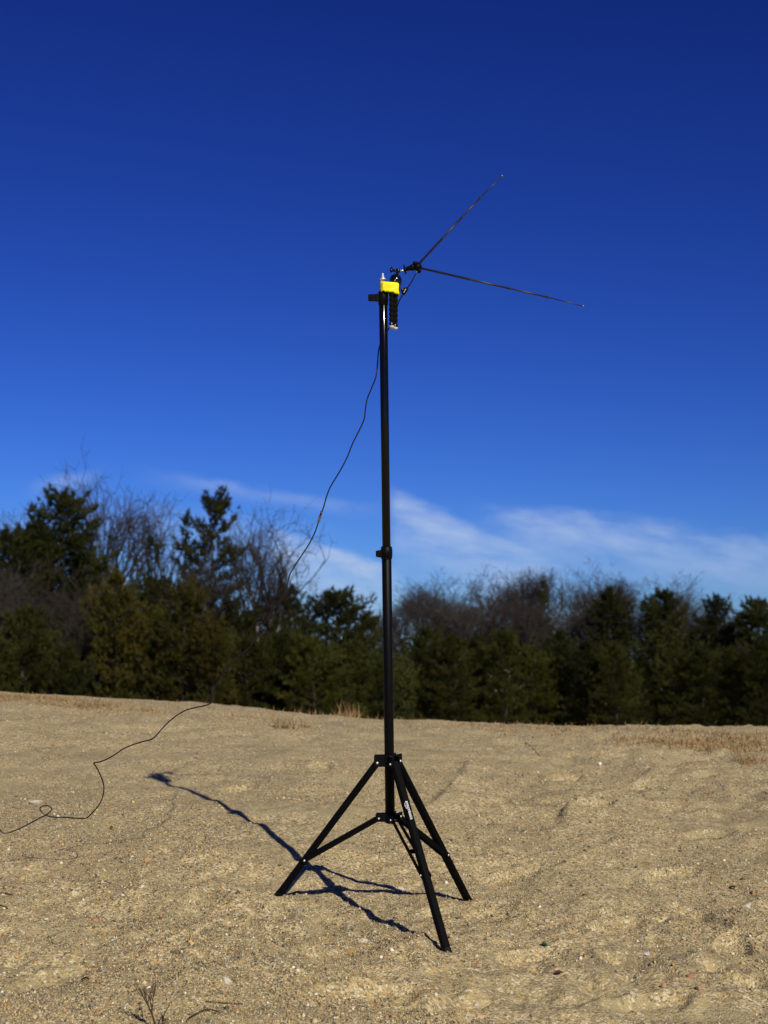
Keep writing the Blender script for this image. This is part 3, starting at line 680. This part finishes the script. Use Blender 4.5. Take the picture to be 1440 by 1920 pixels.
# ------------------------------------------------------------------ trees
def blade_cloud(pos, dirs, ln, wd, g, k, spread):
    # k slim triangles springing from every point
    n = len(pos); P0 = np.repeat(pos, k, 0); D = np.repeat(dirs, k, 0) + g.normal(0, spread, (n * k, 3)); D /= np.linalg.norm(D, axis=1)[:, None] + 1e-9
    P0 = P0 + g.normal(0, .05, P0.shape) * ln * 2
    S_ = np.cross(D, g.normal(0, 1, D.shape)); S_ /= np.linalg.norm(S_, axis=1)[:, None] + 1e-9
    l = ln * (.6 + .8 * g.random((n * k, 1))); w = wd * (.7 + .6 * g.random((n * k, 1)))
    V = np.stack([P0 - S_ * w / 2, P0 + S_ * w / 2, P0 + D * l], 1).reshape(-1, 3)
    return V, np.arange(len(V)).reshape(-1, 3)
def pine_mesh(seed, H, base, rmax, prof, step, mat, lean=.0, tuft=.24, gap=0.0, nbr=(4, 6)):
    g = np.random.default_rng(seed); rr = random.Random(seed)
    tr = MB(); n = 9; lx, ly = rr.uniform(-1, 1) * lean, rr.uniform(-1, 1) * lean
    def trunk(z): t = z / H; return Vector((lx * t * t * H + .06 * math.sin(3 * t + seed), ly * t * t * H, z))
    r0 = .011 * H + .03
    tr.tube([trunk(H * i / n) for i in range(n + 1)], [r0 * (1 - .93 * i / n) for i in range(n + 1)], 7)
    pos, dr = [], []
    z = base * H
    while z < H * .985:
        t = min(.999, max(0.0, (z / H - base) / (1 - base)))
        if rr.random() > gap:
            for b in range(rr.randint(*nbr)):
                az = rr.uniform(0, 6.283); Lb = rmax * prof(t) * rr.uniform(.55, 1.2)
                el0 = R(-8 + 55 * t ** 1.5 + rr.uniform(-10, 12)); p = trunk(z + rr.uniform(-.15, .15))
                d = Vector((math.cos(az) * math.cos(el0), math.sin(az) * math.cos(el0), math.sin(el0)))
                pts = [p]; m = 5
                for i in range(m):
                    d = (d + Vector((rr.gauss(0, .08), rr.gauss(0, .08), .07 + rr.gauss(0, .05)))).normalized(); pts.append(pts[-1] + d * Lb / m)
                tr.tube(pts, [max(.006, .022 * Lb / 2 * (1 - .85 * i / m)) for i in range(m + 1)], 3, cap=False)
                nt = max(4, int(Lb / .075))
                for i in range(nt):
                    s = .25 + .75 * (i + rr.random()) / nt; f = s * m; j = min(int(f), m - 1)
                    q = pts[j].lerp(pts[j + 1], f - j); side = Vector((-d.y, d.x, 0)).normalized()
                    off = side * rr.gauss(0, .19) * Lb * (1.05 - s * .6) + Vector((0, 0, rr.gauss(.03, .09)))
                    pos.append(q + off); dr.append(d + off * .8 + Vector((0, 0, .45)))
        z += step * rr.uniform(.7, 1.3) * (1 - .35 * t)
    for i in range(4): pos.append(trunk(H * (.96 + .012 * i))); dr.append(Vector((0, 0, 1)))
    V, Fx = blade_cloud(np.array(pos), np.array(dr), tuft * .85, tuft * .15, g, 11, .62)
    tm = tr.mesh('trunk'); tm.materials.append(M_BARKD)
    return tm, np_mesh('crown', V, Fx, mat), H
def bare_mesh(seed, H, spread, fork, mat, matb, dense=True):
    rr = random.Random(seed); tr = MB(); cr = MB()
    def grow(p, d, L, r, lev):
        m = 3 if lev < 5 else 2; pts = [p]
        for i in range(m):
            wb = .08 if lev < 3 else .13
            d = (d + Vector((rr.gauss(0, wb), rr.gauss(0, wb), rr.gauss(.06 if lev < 4 else .0, .07)))).normalized(); pts.append(pts[-1] + d * L / m)
        r1 = r * (.70 if lev < 5 else .5)
        (tr if lev < 2 else cr).tube(pts, [r + (r1 - r) * i / m for i in range(m + 1)], 5 if lev < 2 else 3, cap=False)
        if lev >= 6: return
        nb = (rr.choice((3, 4, 4, 5) if dense else (2, 3, 3, 4)) if lev > 2 else rr.choice((3, 3, 4) if dense else (2, 3, 3))) if lev else rr.choice((4, 5))
        for b in range(nb):
            j = min(m, rr.choice((1, 2, 3, 3))) if b else m
            ang = spread * rr.uniform(.5, 1.25) * (.8, .95, 1.1, 1.3, 1.5, 1.6, 1.6)[lev]; az = rr.uniform(0, 6.283)
            a = d.cross(Vector((math.cos(az), math.sin(az), .3))).normalized()
            nd = (d * math.cos(ang) + a * math.sin(ang)).normalized(); nd = (nd + Vector((0, 0, .20 if lev < 3 else .05))).normalized()
            if lev > 3 and rr.random() < .22: continue
            grow(pts[j], nd, max(.35, L * rr.uniform(.55, .82)) if lev else L * rr.uniform(.42, .62), max(r1 * rr.uniform(.66, .95), .0095 if lev < 4 else (.0078 if dense else .0068)), lev + 1)
    grow(Vector((0, 0, -.3)), Vector((rr.uniform(-.08, .08), rr.uniform(-.08, .08), 1)).normalized(), H * fork, .012 * H + .02, 0)
    top = sorted(v[2] for v in cr.v)[int(len(cr.v) * (.985 if dense else .955))]
    tm = tr.mesh('trunk'); tm.materials.append(matb); cm = cr.mesh('crown'); cm.materials.append(mat)
    return tm, cm, top
cone = lambda t: (1 - t) ** .75 * min(1, .55 + 3 * t) + .04
full = lambda t: math.sin(math.pi * min(.98, .18 + .8 * t)) ** .8 + .05
crownp = lambda t: (math.sin(math.pi * (.12 + .80 * t)) ** .7) * (1 - .25 * t) + .05
dome = lambda t: (1 - t ** 3.6) ** .8 * (.75 + .25 * math.sin(11 * t)) + .10
lump = lambda t: (.70 + .38 * math.sin(9 * t + 1)) * (1 - t ** 2.6) ** .7 + .10
KIND = {
    'white_pine': [pine_mesh(1, 11, .38, 1.9, crownp, .42, M_PINE, .03, .26), pine_mesh(2, 11, .45, 1.5, cone, .5, M_PINE, .02, .25, .05), pine_mesh(3, 11, .30, 2.3, full, .42, M_PINED, .03, .28)],
    'thin_pine': [pine_mesh(4, 11, .40, 1.15, cone, .62, M_PINED, .03, .24, .15, (2, 4)), pine_mesh(5, 11, .35, 1.2, lump, .66, M_PINED, .03, .24, .2, (2, 4))],
    'pitch_pine': [pine_mesh(6, 7, .04, 2.4, lump, .30, M_PINE, .03, .24), pine_mesh(7, 7, .03, 2.2, full, .28, M_PINE, .03, .24), pine_mesh(8, 7, .04, 2.5, dome, .28, M_PINED, .02, .24)],
    'olive_pine': [pine_mesh(9, 6, .02, 1.9, full, .26, M_OLIVE, .03, .22), pine_mesh(10, 6, .02, 1.8, dome, .26, M_OLIVE, .03, .22)],
    'dark_pine': [pine_mesh(11, 8, .08, 2.5, lump, .32, M_PINED, .03, .26), pine_mesh(12, 8, .08, 2.4, dome, .32, M_PINED, .03, .26), pine_mesh(13, 8, .12, 2.4, full, .32, M_PINED, .03, .25)],
    'open_tree': [bare_mesh(31, 10, .44, .38, M_TWIGS, M_BARK, False), bare_mesh(32, 10, .40, .44, M_TWIGS2, M_BARK, False), bare_mesh(33, 10, .50, .34, M_TWIGS, M_BARK, False), bare_mesh(34, 10, .46, .40, M_TWIGS2, M_BARK, False)],
    'bare_tree': [bare_mesh(21, 10, .50, .40, M_TWIGS, M_BARK), bare_mesh(22, 10, .44, .46, M_TWIGS, M_BARK), bare_mesh(23, 10, .54, .36, M_TWIGS2, M_BARK), bare_mesh(24, 10, .42, .50, M_TWIGS2, M_BARK), bare_mesh(25, 10, .56, .38, M_TWIGS, M_BARK)],
}
tcount = [0]
def tree(kind, var, px, ptop, dist, label, group, wide=1.0, cat='tree'):
    tm, cm, top = KIND[kind][var % len(KIND[kind])]
    X = (px - 720) / FPX * dist / math.cos(PITCH) ; zb = gz(X, dist) - .1
    el = PITCH + math.atan((960 - ptop) / FPX); zt = CAMZ + dist * math.tan(el)
    s = max(.15, (zt - zb) / top)
    if kind == 'bare_tree': wide *= 1.3
    if kind == 'open_tree': wide *= 1.12
    nm = {'bare_tree': 'bare_tree', 'open_tree': 'bare_tree'}.get(kind, 'pine_tree')
    o = empty(nm, (X, dist, zb)); tcount[0] += 1
    o.rotation_euler = (0, 0, random.Random(tcount[0] * 13).uniform(0, 6.28)); o.scale = (s * wide, s * wide, s)
    for n_, m_ in (('trunk', tm), ('crown', cm)):
        c = bpy.data.objects.new(n_, m_); col.objects.link(c); c.parent = o
    tag(o, label, cat, group); return o
GL, GR = 'trees left of the stand', 'trees right of the stand'
T = [
 ('white_pine', 2, 118, 925, 58, 'tallest dark green pine of the left wood, broad crown near the left edge', GL, 1.1),
 ('white_pine', 0, 392, 938, 57, 'tall bright pine with narrow crown standing above the left wood', GL, 1.0),
 ('thin_pine', 0, 343, 962, 59, 'thin pine just left of the tall bright pine', GL, 1.0),
 ('thin_pine', 1, 288, 1000, 60, 'sparse leaning pine between the big bare trees and the thin pine', GL, 1.0),
 ('white_pine', 2, 20, 1000, 56, 'dark broad pine cut by the left edge of the picture', GL, 1.15),
 ('dark_pine', 2, 75, 1005, 57, 'dark pine tucked between the edge pine and the tallest pine', GL, 1.0),
 ('thin_pine', 1, 432, 1010, 60, 'slim half bare pine right of the tall bright pine', GL, .8),
 ('open_tree', 0, 215, 918, 61, 'tallest bare tree, pale branching crown right of the tallest pine', GL, .85),
 ('open_tree', 1, 262, 925, 62, 'bare tree directly right of the tallest bare tree', GL, .8),
 ('open_tree', 2, 172, 945, 62, 'bare grey tree showing just behind the tallest pine', GL, .8),
 ('open_tree', 3, 305, 950, 63, 'bare tree with thin upright twigs left of the thin pine', GL, .8),
 ('open_tree', 4, 55, 962, 64, 'bare twiggy crown rising behind the pines at the left edge', GL, .9),
 ('open_tree', 2, 505, 982, 59, 'wide bare tree at the right end of the left wood, beside the cable', GL, .95),
 ('open_tree', 0, 455, 998, 61, 'bare tree between the slim half bare pine and the wide bare tree', GL, .8),
 ('open_tree', 4, 478, 1040, 57, 'lower bare tree in front of the wide bare tree', GL, .8),
 ('open_tree', 1, 565, 1065, 62, 'small bare tree behind the cable above the dark pines', GL, .8),
 ('bare_tree', 1, 130, 1090, 52, 'low grey bare tree under the tallest pine', GL, 1.1),
 ('bare_tree', 2, 70, 1100, 53, 'low bare tree under the dark pines near the left edge', GL, 1.0),
 ('bare_tree', 0, 185, 1120, 51, 'low bare tree left of the pointed olive pine', GL, .9),
 ('bare_tree', 0, 410, 1060, 56, 'low twiggy bare tree under the tall bright pine', GL, 1.1),
 ('bare_tree', 4, 20, 1075, 55, 'low twiggy bare tree right at the left edge', GL, 1.1),
 ('bare_tree', 3, 100, 1060, 55, 'brown twiggy tree below the tallest pine crown, left part', GL, 1.1),
 ('bare_tree', 4, 160, 1065, 55, 'brown twiggy tree below the tallest pine crown, right part', GL, 1.1),
 ('white_pine', 2, 62, 985, 60, 'dark pine crown joining the edge pine to the tallest pine', GL, 1.0),
 ('dark_pine', 2, 165, 1060, 59, 'dark pine low on the right of the tallest pine', GL, 1.1),
 ('dark_pine', 0, 300, 1090, 58, 'dark pine filling behind the olive pines', GL, 1.1),
 ('dark_pine', 1, 430, 1130, 56, 'dark pine right behind the olive pines, near the cable', GL, 1.1),
 ('dark_pine', 2, 490, 1150, 57, 'dark low pine under the wide bare tree', GL, 1.1),
 ('dark_pine', 1, 545, 1105, 58, 'dark pointed pine left of the lumpy pine by the stand', GL, 1.0),
 ('dark_pine', 0, 632, 1112, 57, 'dark lumpy pine standing next to the left of the stand pole', GL, 1.15),
 ('dark_pine', 2, 690, 1160, 60, 'low dark pine right behind the stand pole on its left', GL, .9),
 ('bare_tree', 1, 740, 1130, 84, 'pale bare tree showing just right of the stand pole', GR, .8),
 ('bare_tree', 0, 700, 1150, 86, 'faint bare tree low behind the pole between both woods', GR, .8),
]
# the front row of each wood, from left to right
rowL = [('pitch_pine', 1, -70, 1185, 46, 1.0), ('pitch_pine', 0, 52, 1152, 47, 1.0), ('pitch_pine', 2, 130, 1215, 46, .9), ('olive_pine', 1, 222, 1082, 48, .8), ('pitch_pine', 1, 285, 1150, 49, .9),
        ('olive_pine', 0, 345, 1108, 47, .9), ('olive_pine', 1, 405, 1165, 46, .9), ('pitch_pine', 0, 470, 1205, 48, 1.0), ('pitch_pine', 2, 530, 1190, 50, .9), ('pitch_pine', 1, 590, 1205, 48, 1.1), ('pitch_pine', 0, 655, 1215, 49, 1.0), ('pitch_pine', 2, 706, 1240, 50, 1.0)]
ORD = ['first', 'second', 'third', 'fourth', 'fifth', 'sixth', 'seventh', 'eighth', 'ninth', 'tenth', 'eleventh', 'twelfth', 'thirteenth', 'fourteenth', 'fifteenth', 'sixteenth', 'seventeenth', 'eighteenth']
def rowlabel(row, where, first_vis):
    out_ = []; n_ = 0
    for r_ in row:
        look = {'pitch_pine': 'green bushy pine', 'olive_pine': 'yellow olive bushy pine', 'dark_pine': 'dark green pine', 'bare_tree': 'leafless grey tree', 'white_pine': 'tall green pine', 'thin_pine': 'thin pine'}[r_[0]]
        if not (-40 < r_[2] < 1480): out_.append((*r_[:5], '%s past the %s end of %s' % (look, 'left' if r_[2] < 0 else 'right', where), None, r_[5])); continue
        out_.append((*r_[:5], '%s, %s from the left in %s' % (look, ORD[n_], where), None, r_[5])); n_ += 1
    return out_
rowR = [('olive_pine', 1, 752, 1233, 62, 1.0), ('pitch_pine', 2, 798, 1183, 68, 1.0), ('pitch_pine', 1, 850, 1198, 66, 1.0), ('dark_pine', 0, 895, 1196, 69, .9), ('pitch_pine', 0, 945, 1188, 66, 1.0), ('pitch_pine', 1, 1000, 1218, 67, 1.0), ('dark_pine', 1, 1045, 1188, 68, 1.0), ('pitch_pine', 2, 1095, 1208, 66, 1.0),
        ('pitch_pine', 1, 1150, 1213, 64, 1.0), ('dark_pine', 2, 1200, 1233, 66, 1.0), ('pitch_pine', 0, 1255, 1213, 65, 1.0), ('dark_pine', 0, 1310, 1218, 64, 1.0), ('pitch_pine', 1, 1365, 1223, 64, 1.0), ('pitch_pine', 2, 1425, 1198, 62, 1.0), ('dark_pine', 1, 1500, 1198, 62, 1.0)]
rowB = [('bare_tree', 3, 772, 1112, 83, .8), ('bare_tree', 0, 808, 1095, 84, .8), ('bare_tree', 4, 850, 1090, 83, .85), ('bare_tree', 2, 893, 1088, 84, .85), ('bare_tree', 1, 935, 1076, 82, .85), ('bare_tree', 0, 972, 1074, 83, .85), ('bare_tree', 3, 1045, 1078, 84, .8), ('bare_tree', 4, 1080, 1074, 82, .85), ('bare_tree', 2, 1112, 1082, 83, .8),
        ('bare_tree', 0, 1145, 1090, 84, .9), ('bare_tree', 3, 1200, 1092, 83, .8), ('bare_tree', 4, 1275, 1094, 82, 1.0), ('bare_tree', 1, 1320, 1115, 84, .9), ('bare_tree', 3, 1390, 1125, 84, .9)]
rowM = [('bare_tree', k % 5, 760 + k * 38 + (k * 37 % 17), 1118 + (k * 53 % 31) + max(0, k - 10) * 4, 78 + (k * 7 % 3), 1.1) for k in range(18)]
rowP = [('white_pine', 1, 1015, 1078, 80, .7), ('dark_pine', 1, 1140, 1112, 76, .9), ('dark_pine', 0, 1240, 1112, 75, .9), ('dark_pine', 2, 1338, 1128, 75, .9), ('dark_pine', 0, 1415, 1128, 73, 1.0), ('dark_pine', 1, 1470, 1140, 73, 1.0)]
for kd, vr, px, tp_, ds, lb2, gp, wd in T: tree(kd, vr, px, tp_, ds, lb2, gp, wd)
for row, where, gp in ((rowL, 'the front row left of the stand', GL), (rowR, 'the front row right of the stand', GR), (rowB, 'the leafless treetops right of the stand', GR), (rowM, 'the lower leafless trees right of the stand', GR), (rowP, 'the taller pines right of the stand', GR)):
    for kd, vr, px, tp_, ds, lb2, _, wd in rowlabel(row, where, 0): tree(kd, vr, px, tp_, ds, lb2, gp, wd)

# understory: brush and young growth filling the wood between and behind the trunks
g = np.random.default_rng(8)
def brush(n, x0, x1, y0, y1, hfun):
    x = g.uniform(x0, x1, n); y = g.uniform(y0, y1, n); z0 = ground(x, y)
    h = hfun(x / y * FPX + 720) * (.6 + .7 * (fbm(x * .35, y * .35, 61, 3) + .5))
    z = z0 + h * g.random(n) ** .8
    return np.stack([x, y, z], 1)
pb = np.concatenate([brush(9500, -19, 1, 51, 60, lambda p: np.interp(p, [0, 300, 600, 760], [4.6, 4.4, 3.8, 2.4])), brush(9000, -2, 27, 70, 88, lambda p: np.interp(p, [640, 760, 1000, 1440], [2.2, 3.8, 4.2, 3.8])), brush(2500, -40, 45, 88, 96, lambda p: 3.0 + 0 * p)])
V, Fx = blade_cloud(pb, np.tile([0, 0, .8], (len(pb), 1)), .32, .06, g, 12, .8)
um = np_mesh('understory', V, Fx, M_PINED)
uo = bpy.data.objects.new('understory', um); col.objects.link(uo); tag(uo, 'dark brush and undergrowth filling the wood between the tree trunks', 'undergrowth', kind='stuff')

# ------------------------------------------------------------------ dry grass
def grass_patch(n, spots, hmin, hmax, mat, name, label, seed, wd=.004, lean=.35, kind='stuff', cat='dry grass', bl=1):
    g = np.random.default_rng(seed); pos = []
    for (px, py, sx_, sy_, k) in spots:
        q = sight(px, py); m = int(n * k)
        pos.append(np.stack([q.x + g.normal(0, sx_, m), q.y + g.normal(0, sy_, m)], 1))
    pos = np.concatenate(pos); z = ground(pos[:, 0], pos[:, 1]); n = len(pos)
    d = np.stack([g.normal(0, lean, n), g.normal(0, lean, n), np.ones(n)], 1); d /= np.linalg.norm(d, axis=1)[:, None]
    h = (hmin + (hmax - hmin) * g.random(n) ** 1.5)[:, None]; s = np.cross(d, g.normal(0, 1, d.shape)); s /= np.linalg.norm(s, axis=1)[:, None]
    p0 = np.concatenate([pos, z[:, None] - .004], 1); bend = np.stack([g.normal(0, .35, n), g.normal(0, .35, n), -.15 * np.ones(n)], 1)
    mid = p0 + d * h * .55; tipp = p0 + d * h + bend * h * .5
    V = np.stack([p0 - s * wd / 2, p0 + s * wd / 2, mid + s * wd * .4, mid - s * wd * .4, tipp], 1).reshape(-1, 3)
    b = (np.arange(n) * 5)[:, None]
    Fx = np.concatenate([b + [0, 1, 2], b + [0, 2, 3], b + [3, 2, 4]])
    me = np_mesh(name, V, Fx, mat)
    o = bpy.data.objects.new(name, me); col.objects.link(o); tag(o, label, cat, kind=kind); return o
grass_patch(480, [(1220, 1392, .10, .12, .5), (1280, 1396, .14, .16, 1), (1350, 1398, .18, .18, 1.4), (1420, 1402, .18, .16, 1.4), (1490, 1405, .2, .2, 1.2), (1400, 1383, .2, .2, .6), (1330, 1385, .2, .2, .5)], .010, .040, M_STRAW2, 'dry_grass', 'rust brown dry grass patch on the sand at the right edge', 31, .005)
grass_patch(430, [(20, 1308, .16, .12, 1.2), (80, 1314, .14, .12, 1), (140, 1322, .12, .10, .7), (190, 1328, .14, .08, .7), (250, 1333, .14, .1, .35), (-40, 1306, .2, .2, 1)], .010, .040, M_STRAW2, 'dry_grass', 'rust brown dry grass along the ridge at the left edge', 32, .005)
grass_patch(300, [(150, 1318, .3, .12, .2), (300, 1322, .3, .12, .2), (520, 1337, .25, .12, .2), (640, 1347, .25, .12, .3), (800, 1361, .25, .1, .4), (900, 1363, .25, .1, .3), (1000, 1364, .25, .1, .35), (1110, 1366, .25, .1, .4), (1230, 1370, .25, .1, .4), (1350, 1375, .25, .1, .4), (1070, 1378, .06, .08, .25), (940, 1374, .05, .06, .2), (480, 1350, .12, .15, .2), (420, 1345, .15, .15, .2)], .012, .050, M_STRAW2, 'dry_grass', 'thin low dry grass scattered along the far sand ridge', 33, .004)
def clump(px, py, n, s, h0, h1, mat, label, seed, name='grass_clump', cat='grass clump', wd=.004, lean=.3, dy=0):
    q = sight(px, py); g = np.random.default_rng(seed)
    o = grass_patch(n, [(px, py, s, s, 1.0)], h0, h1, mat, name, label, seed, wd, lean, kind=None, cat=cat); return o
clump(537, 1366, 60, .035, .03, .10, M_STRAW2, 'small spiky dry grass clump below the ridge left of the pole', 41)
clump(573, 1364, 26, .02, .02, .06, M_STRAW2, 'tiny dry grass clump right of the spiky clump', 42)
clump(1405, 1430, 120, .035, .02, .075, M_STRAW2, 'small bushy brown weed tuft on the sand near the right edge', 43, wd=.003, lean=.7)
# tall straw beyond the ridge
def far_clump(px, ptop, dist, n, s, label, seed):
    X = (px - 720) / FPX * dist; g = np.random.default_rng(seed); zb = gz(X, dist); zt = CAMZ + dist * math.tan(PITCH + math.atan((960 - ptop) / FPX)); H = zt - zb
    mb = MB()
    for i in range(n):
        x, y = X + g.normal(0, s), dist + g.normal(0, s); h = H * g.uniform(.45, 1.0)
        p = Vector((x, y, gz(x, y) - .02)); d = Vector((g.normal(0, .14), g.normal(0, .14), 1))
        w = .0035
        mb.add([p - Vector((w, 0, 0)), p + Vector((w, 0, 0)), p + d * h * .6 + Vector((w * .7, .003, 0)), p + d * h * .6 - Vector((w * .7, 0, 0)), p + Vector((d.x * 1.5, d.y * 1.5, 1)) * h], [(0, 1, 2, 3), (3, 2, 4)])
    lo2 = (X, dist, zb); o = mb.build('grass_clump', M_STRAW, None, lo2); o.location = lo2
    tag(o, label, 'grass clump')
far_clump(568, 1312, 11.5, 16, .04, 'tall thin straw clump behind the ridge, farther left of the pole', 51)
far_clump(657, 1304, 11.5, 60, .075, 'tall bushy straw clump behind the ridge just left of the pole', 52)

# ------------------------------------------------------------------ weeds, twigs, leaves in the foreground
def weed(px, py, hpx, label, seed, lean=(0, 0), levels=3, name='dry_weed', nb=4, r=.0012, spread=.5):
    q = sight(px, py); d0 = (q - CAM).dot(FWD); H = hpx / FPX * d0; rr = random.Random(seed)
    rt = empty(name, q); tag(rt, label, 'weed'); OFFW = tuple(q)
    st, tw = MB(), MB()
    def g_(p, d, L, r_, lev):
        pts = [p]
        for i in range(4): d = (d + Vector((rr.gauss(0, .12), rr.gauss(0, .12), rr.gauss(.06, .08)))).normalized(); pts.append(pts[-1] + d * L / 4)
        (st if lev == 0 else tw).tube(pts, [r_ * (1 - .5 * i / 4) for i in range(5)], 5)
        if lev >= levels: return
        for b in range(nb):
            a = R(rr.uniform(18, 50)) * spread * 2; az = rr.uniform(0, 6.28); s = d.cross(Vector((math.cos(az), math.sin(az), .2))).normalized()
            g_(pts[rr.randint(1, 4)], (d * math.cos(a) + s * math.sin(a)).normalized(), L * rr.uniform(.35, .6), r_ * .6, lev + 1)
    g_(Vector(q) - Vector((0, 0, .004)), Vector((lean[0], lean[1], 1)).normalized(), H * .62, r, 0)
    st.build('stem', M_TWIG, rt, OFFW); tw.build('twigs', M_TWIG, rt, OFFW)
weed(294, 1930, 112, 'dark dry branching weed at the bottom edge, left of centre', 61, (-.15, 0), 3, nb=4, r=.0022, spread=.26)
weed(302, 1930, 58, 'smaller dark weed right against the taller dark weed', 62, (.2, 0), 2, nb=5, r=.0016, spread=.35)
weed(100, 1770, 24, 'tiny wiry dead weed at lower left', 63, (-.5, .2), 2, nb=3, r=.0008)
def twig(pts, r, mat, label, name='twig', cat='twig', lift=.002):
    pp = []
    for x, y in pts:
        q = sight(x, y); pp.append(Vector((q.x, q.y, q.z + lift)))
    lo3 = pp[0]; o = MB().tube(catmull(pp, 4), r, 5).build(name, mat, None, lo3); o.location = lo3; tag(o, label, cat)
twig([(352, 1916), (370, 1905), (390, 1898), (412, 1905)], .0012, M_TWIG, 'curved brown twig right of the dark weed at the bottom edge', lift=.006)
twig([(385, 1880), (420, 1883), (455, 1885)], .0009, M_TWIG, 'thin straight dark twig right of the dark weed', lift=.003)
twig([(-6, 1676), (10, 1676), (24, 1680)], .0012, M_TWIG, 'short dark twig at the left edge')
twig([(-4, 1698), (6, 1700), (15, 1705)], .0010, M_TWIG, 'smaller twig just under the short dark twig at the left edge')
twig([(186, 1654), (196, 1653), (208, 1658)], .0009, M_TWIG, 'small brown twig on smooth sand left of the left tripod foot')
twig([(985, 1392), (1000, 1405), (1012, 1418)], .0016, M_TWIG, 'thin slanting twig far up the sand right of the pole')
twig([(1405, 1750), (1415, 1758), (1432, 1748)], .0009, M_TWIG, 'thin forked twig at the right edge')
def leaf(px, py, lpx, wpx, ang, mat, label):
    q = sight(px, py); d0 = (q - CAM).dot(FWD); L = lpx / FPX * d0; W = wpx / FPX * d0 * 2.2
    n = 8; top_, bot = [], []
    dx, dy = math.cos(ang), math.sin(ang); vs = []
    for i in range(n + 1):
        t = i / n; w = W / 2 * math.sin(math.pi * (t * .96 + .02)) ** .8; c = Vector((q.x + dx * L * (t - .5), q.y + dy * L * (t - .5), 0)); s = Vector((-dy, dx, 0))
        for k in (-1, 0, 1):
            p = c + s * (w * k); p.z = gz(p.x, p.y) + .004 + .003 * abs(k) + .003 * math.sin(3 * t); vs.append(p)
    fs = [(3 * i + k, 3 * i + k + 1, 3 * i + k + 4, 3 * i + k + 3) for i in range(n) for k in (0, 1)]
    m = len(vs); vs2 = [v - Vector((0, 0, .0005)) for v in vs]
    mb = MB(); mb.add(vs, fs, True); mb.add(vs2, [tuple(reversed(f)) for f in fs], True)
    o = mb.build('leaf', mat, None, tuple(q)); o.location = q; tag(o, label, 'leaf')
leaf(1047, 1830, 15, 4, .2, M_LEAFB, 'dark red brown dry leaf lying right of the nearest tripod foot')
leaf(1021, 1776, 12, 3, -.1, M_LEAFG, 'small green leaf on the sand right of the nearest tripod foot')
leaf(160, 1841, 19, 3, -.5, M_LEAFB, 'narrow red brown leaf at lower left of the sand')
leaf(209, 1556, 6, 4, .3, M_LEAFB, 'tiny dark red leaf on the sand right of the cable loop')
leaf(1374, 1668, 15, 4, .1, M_TWIG, 'dark brown bark flake near the right edge of the sand')
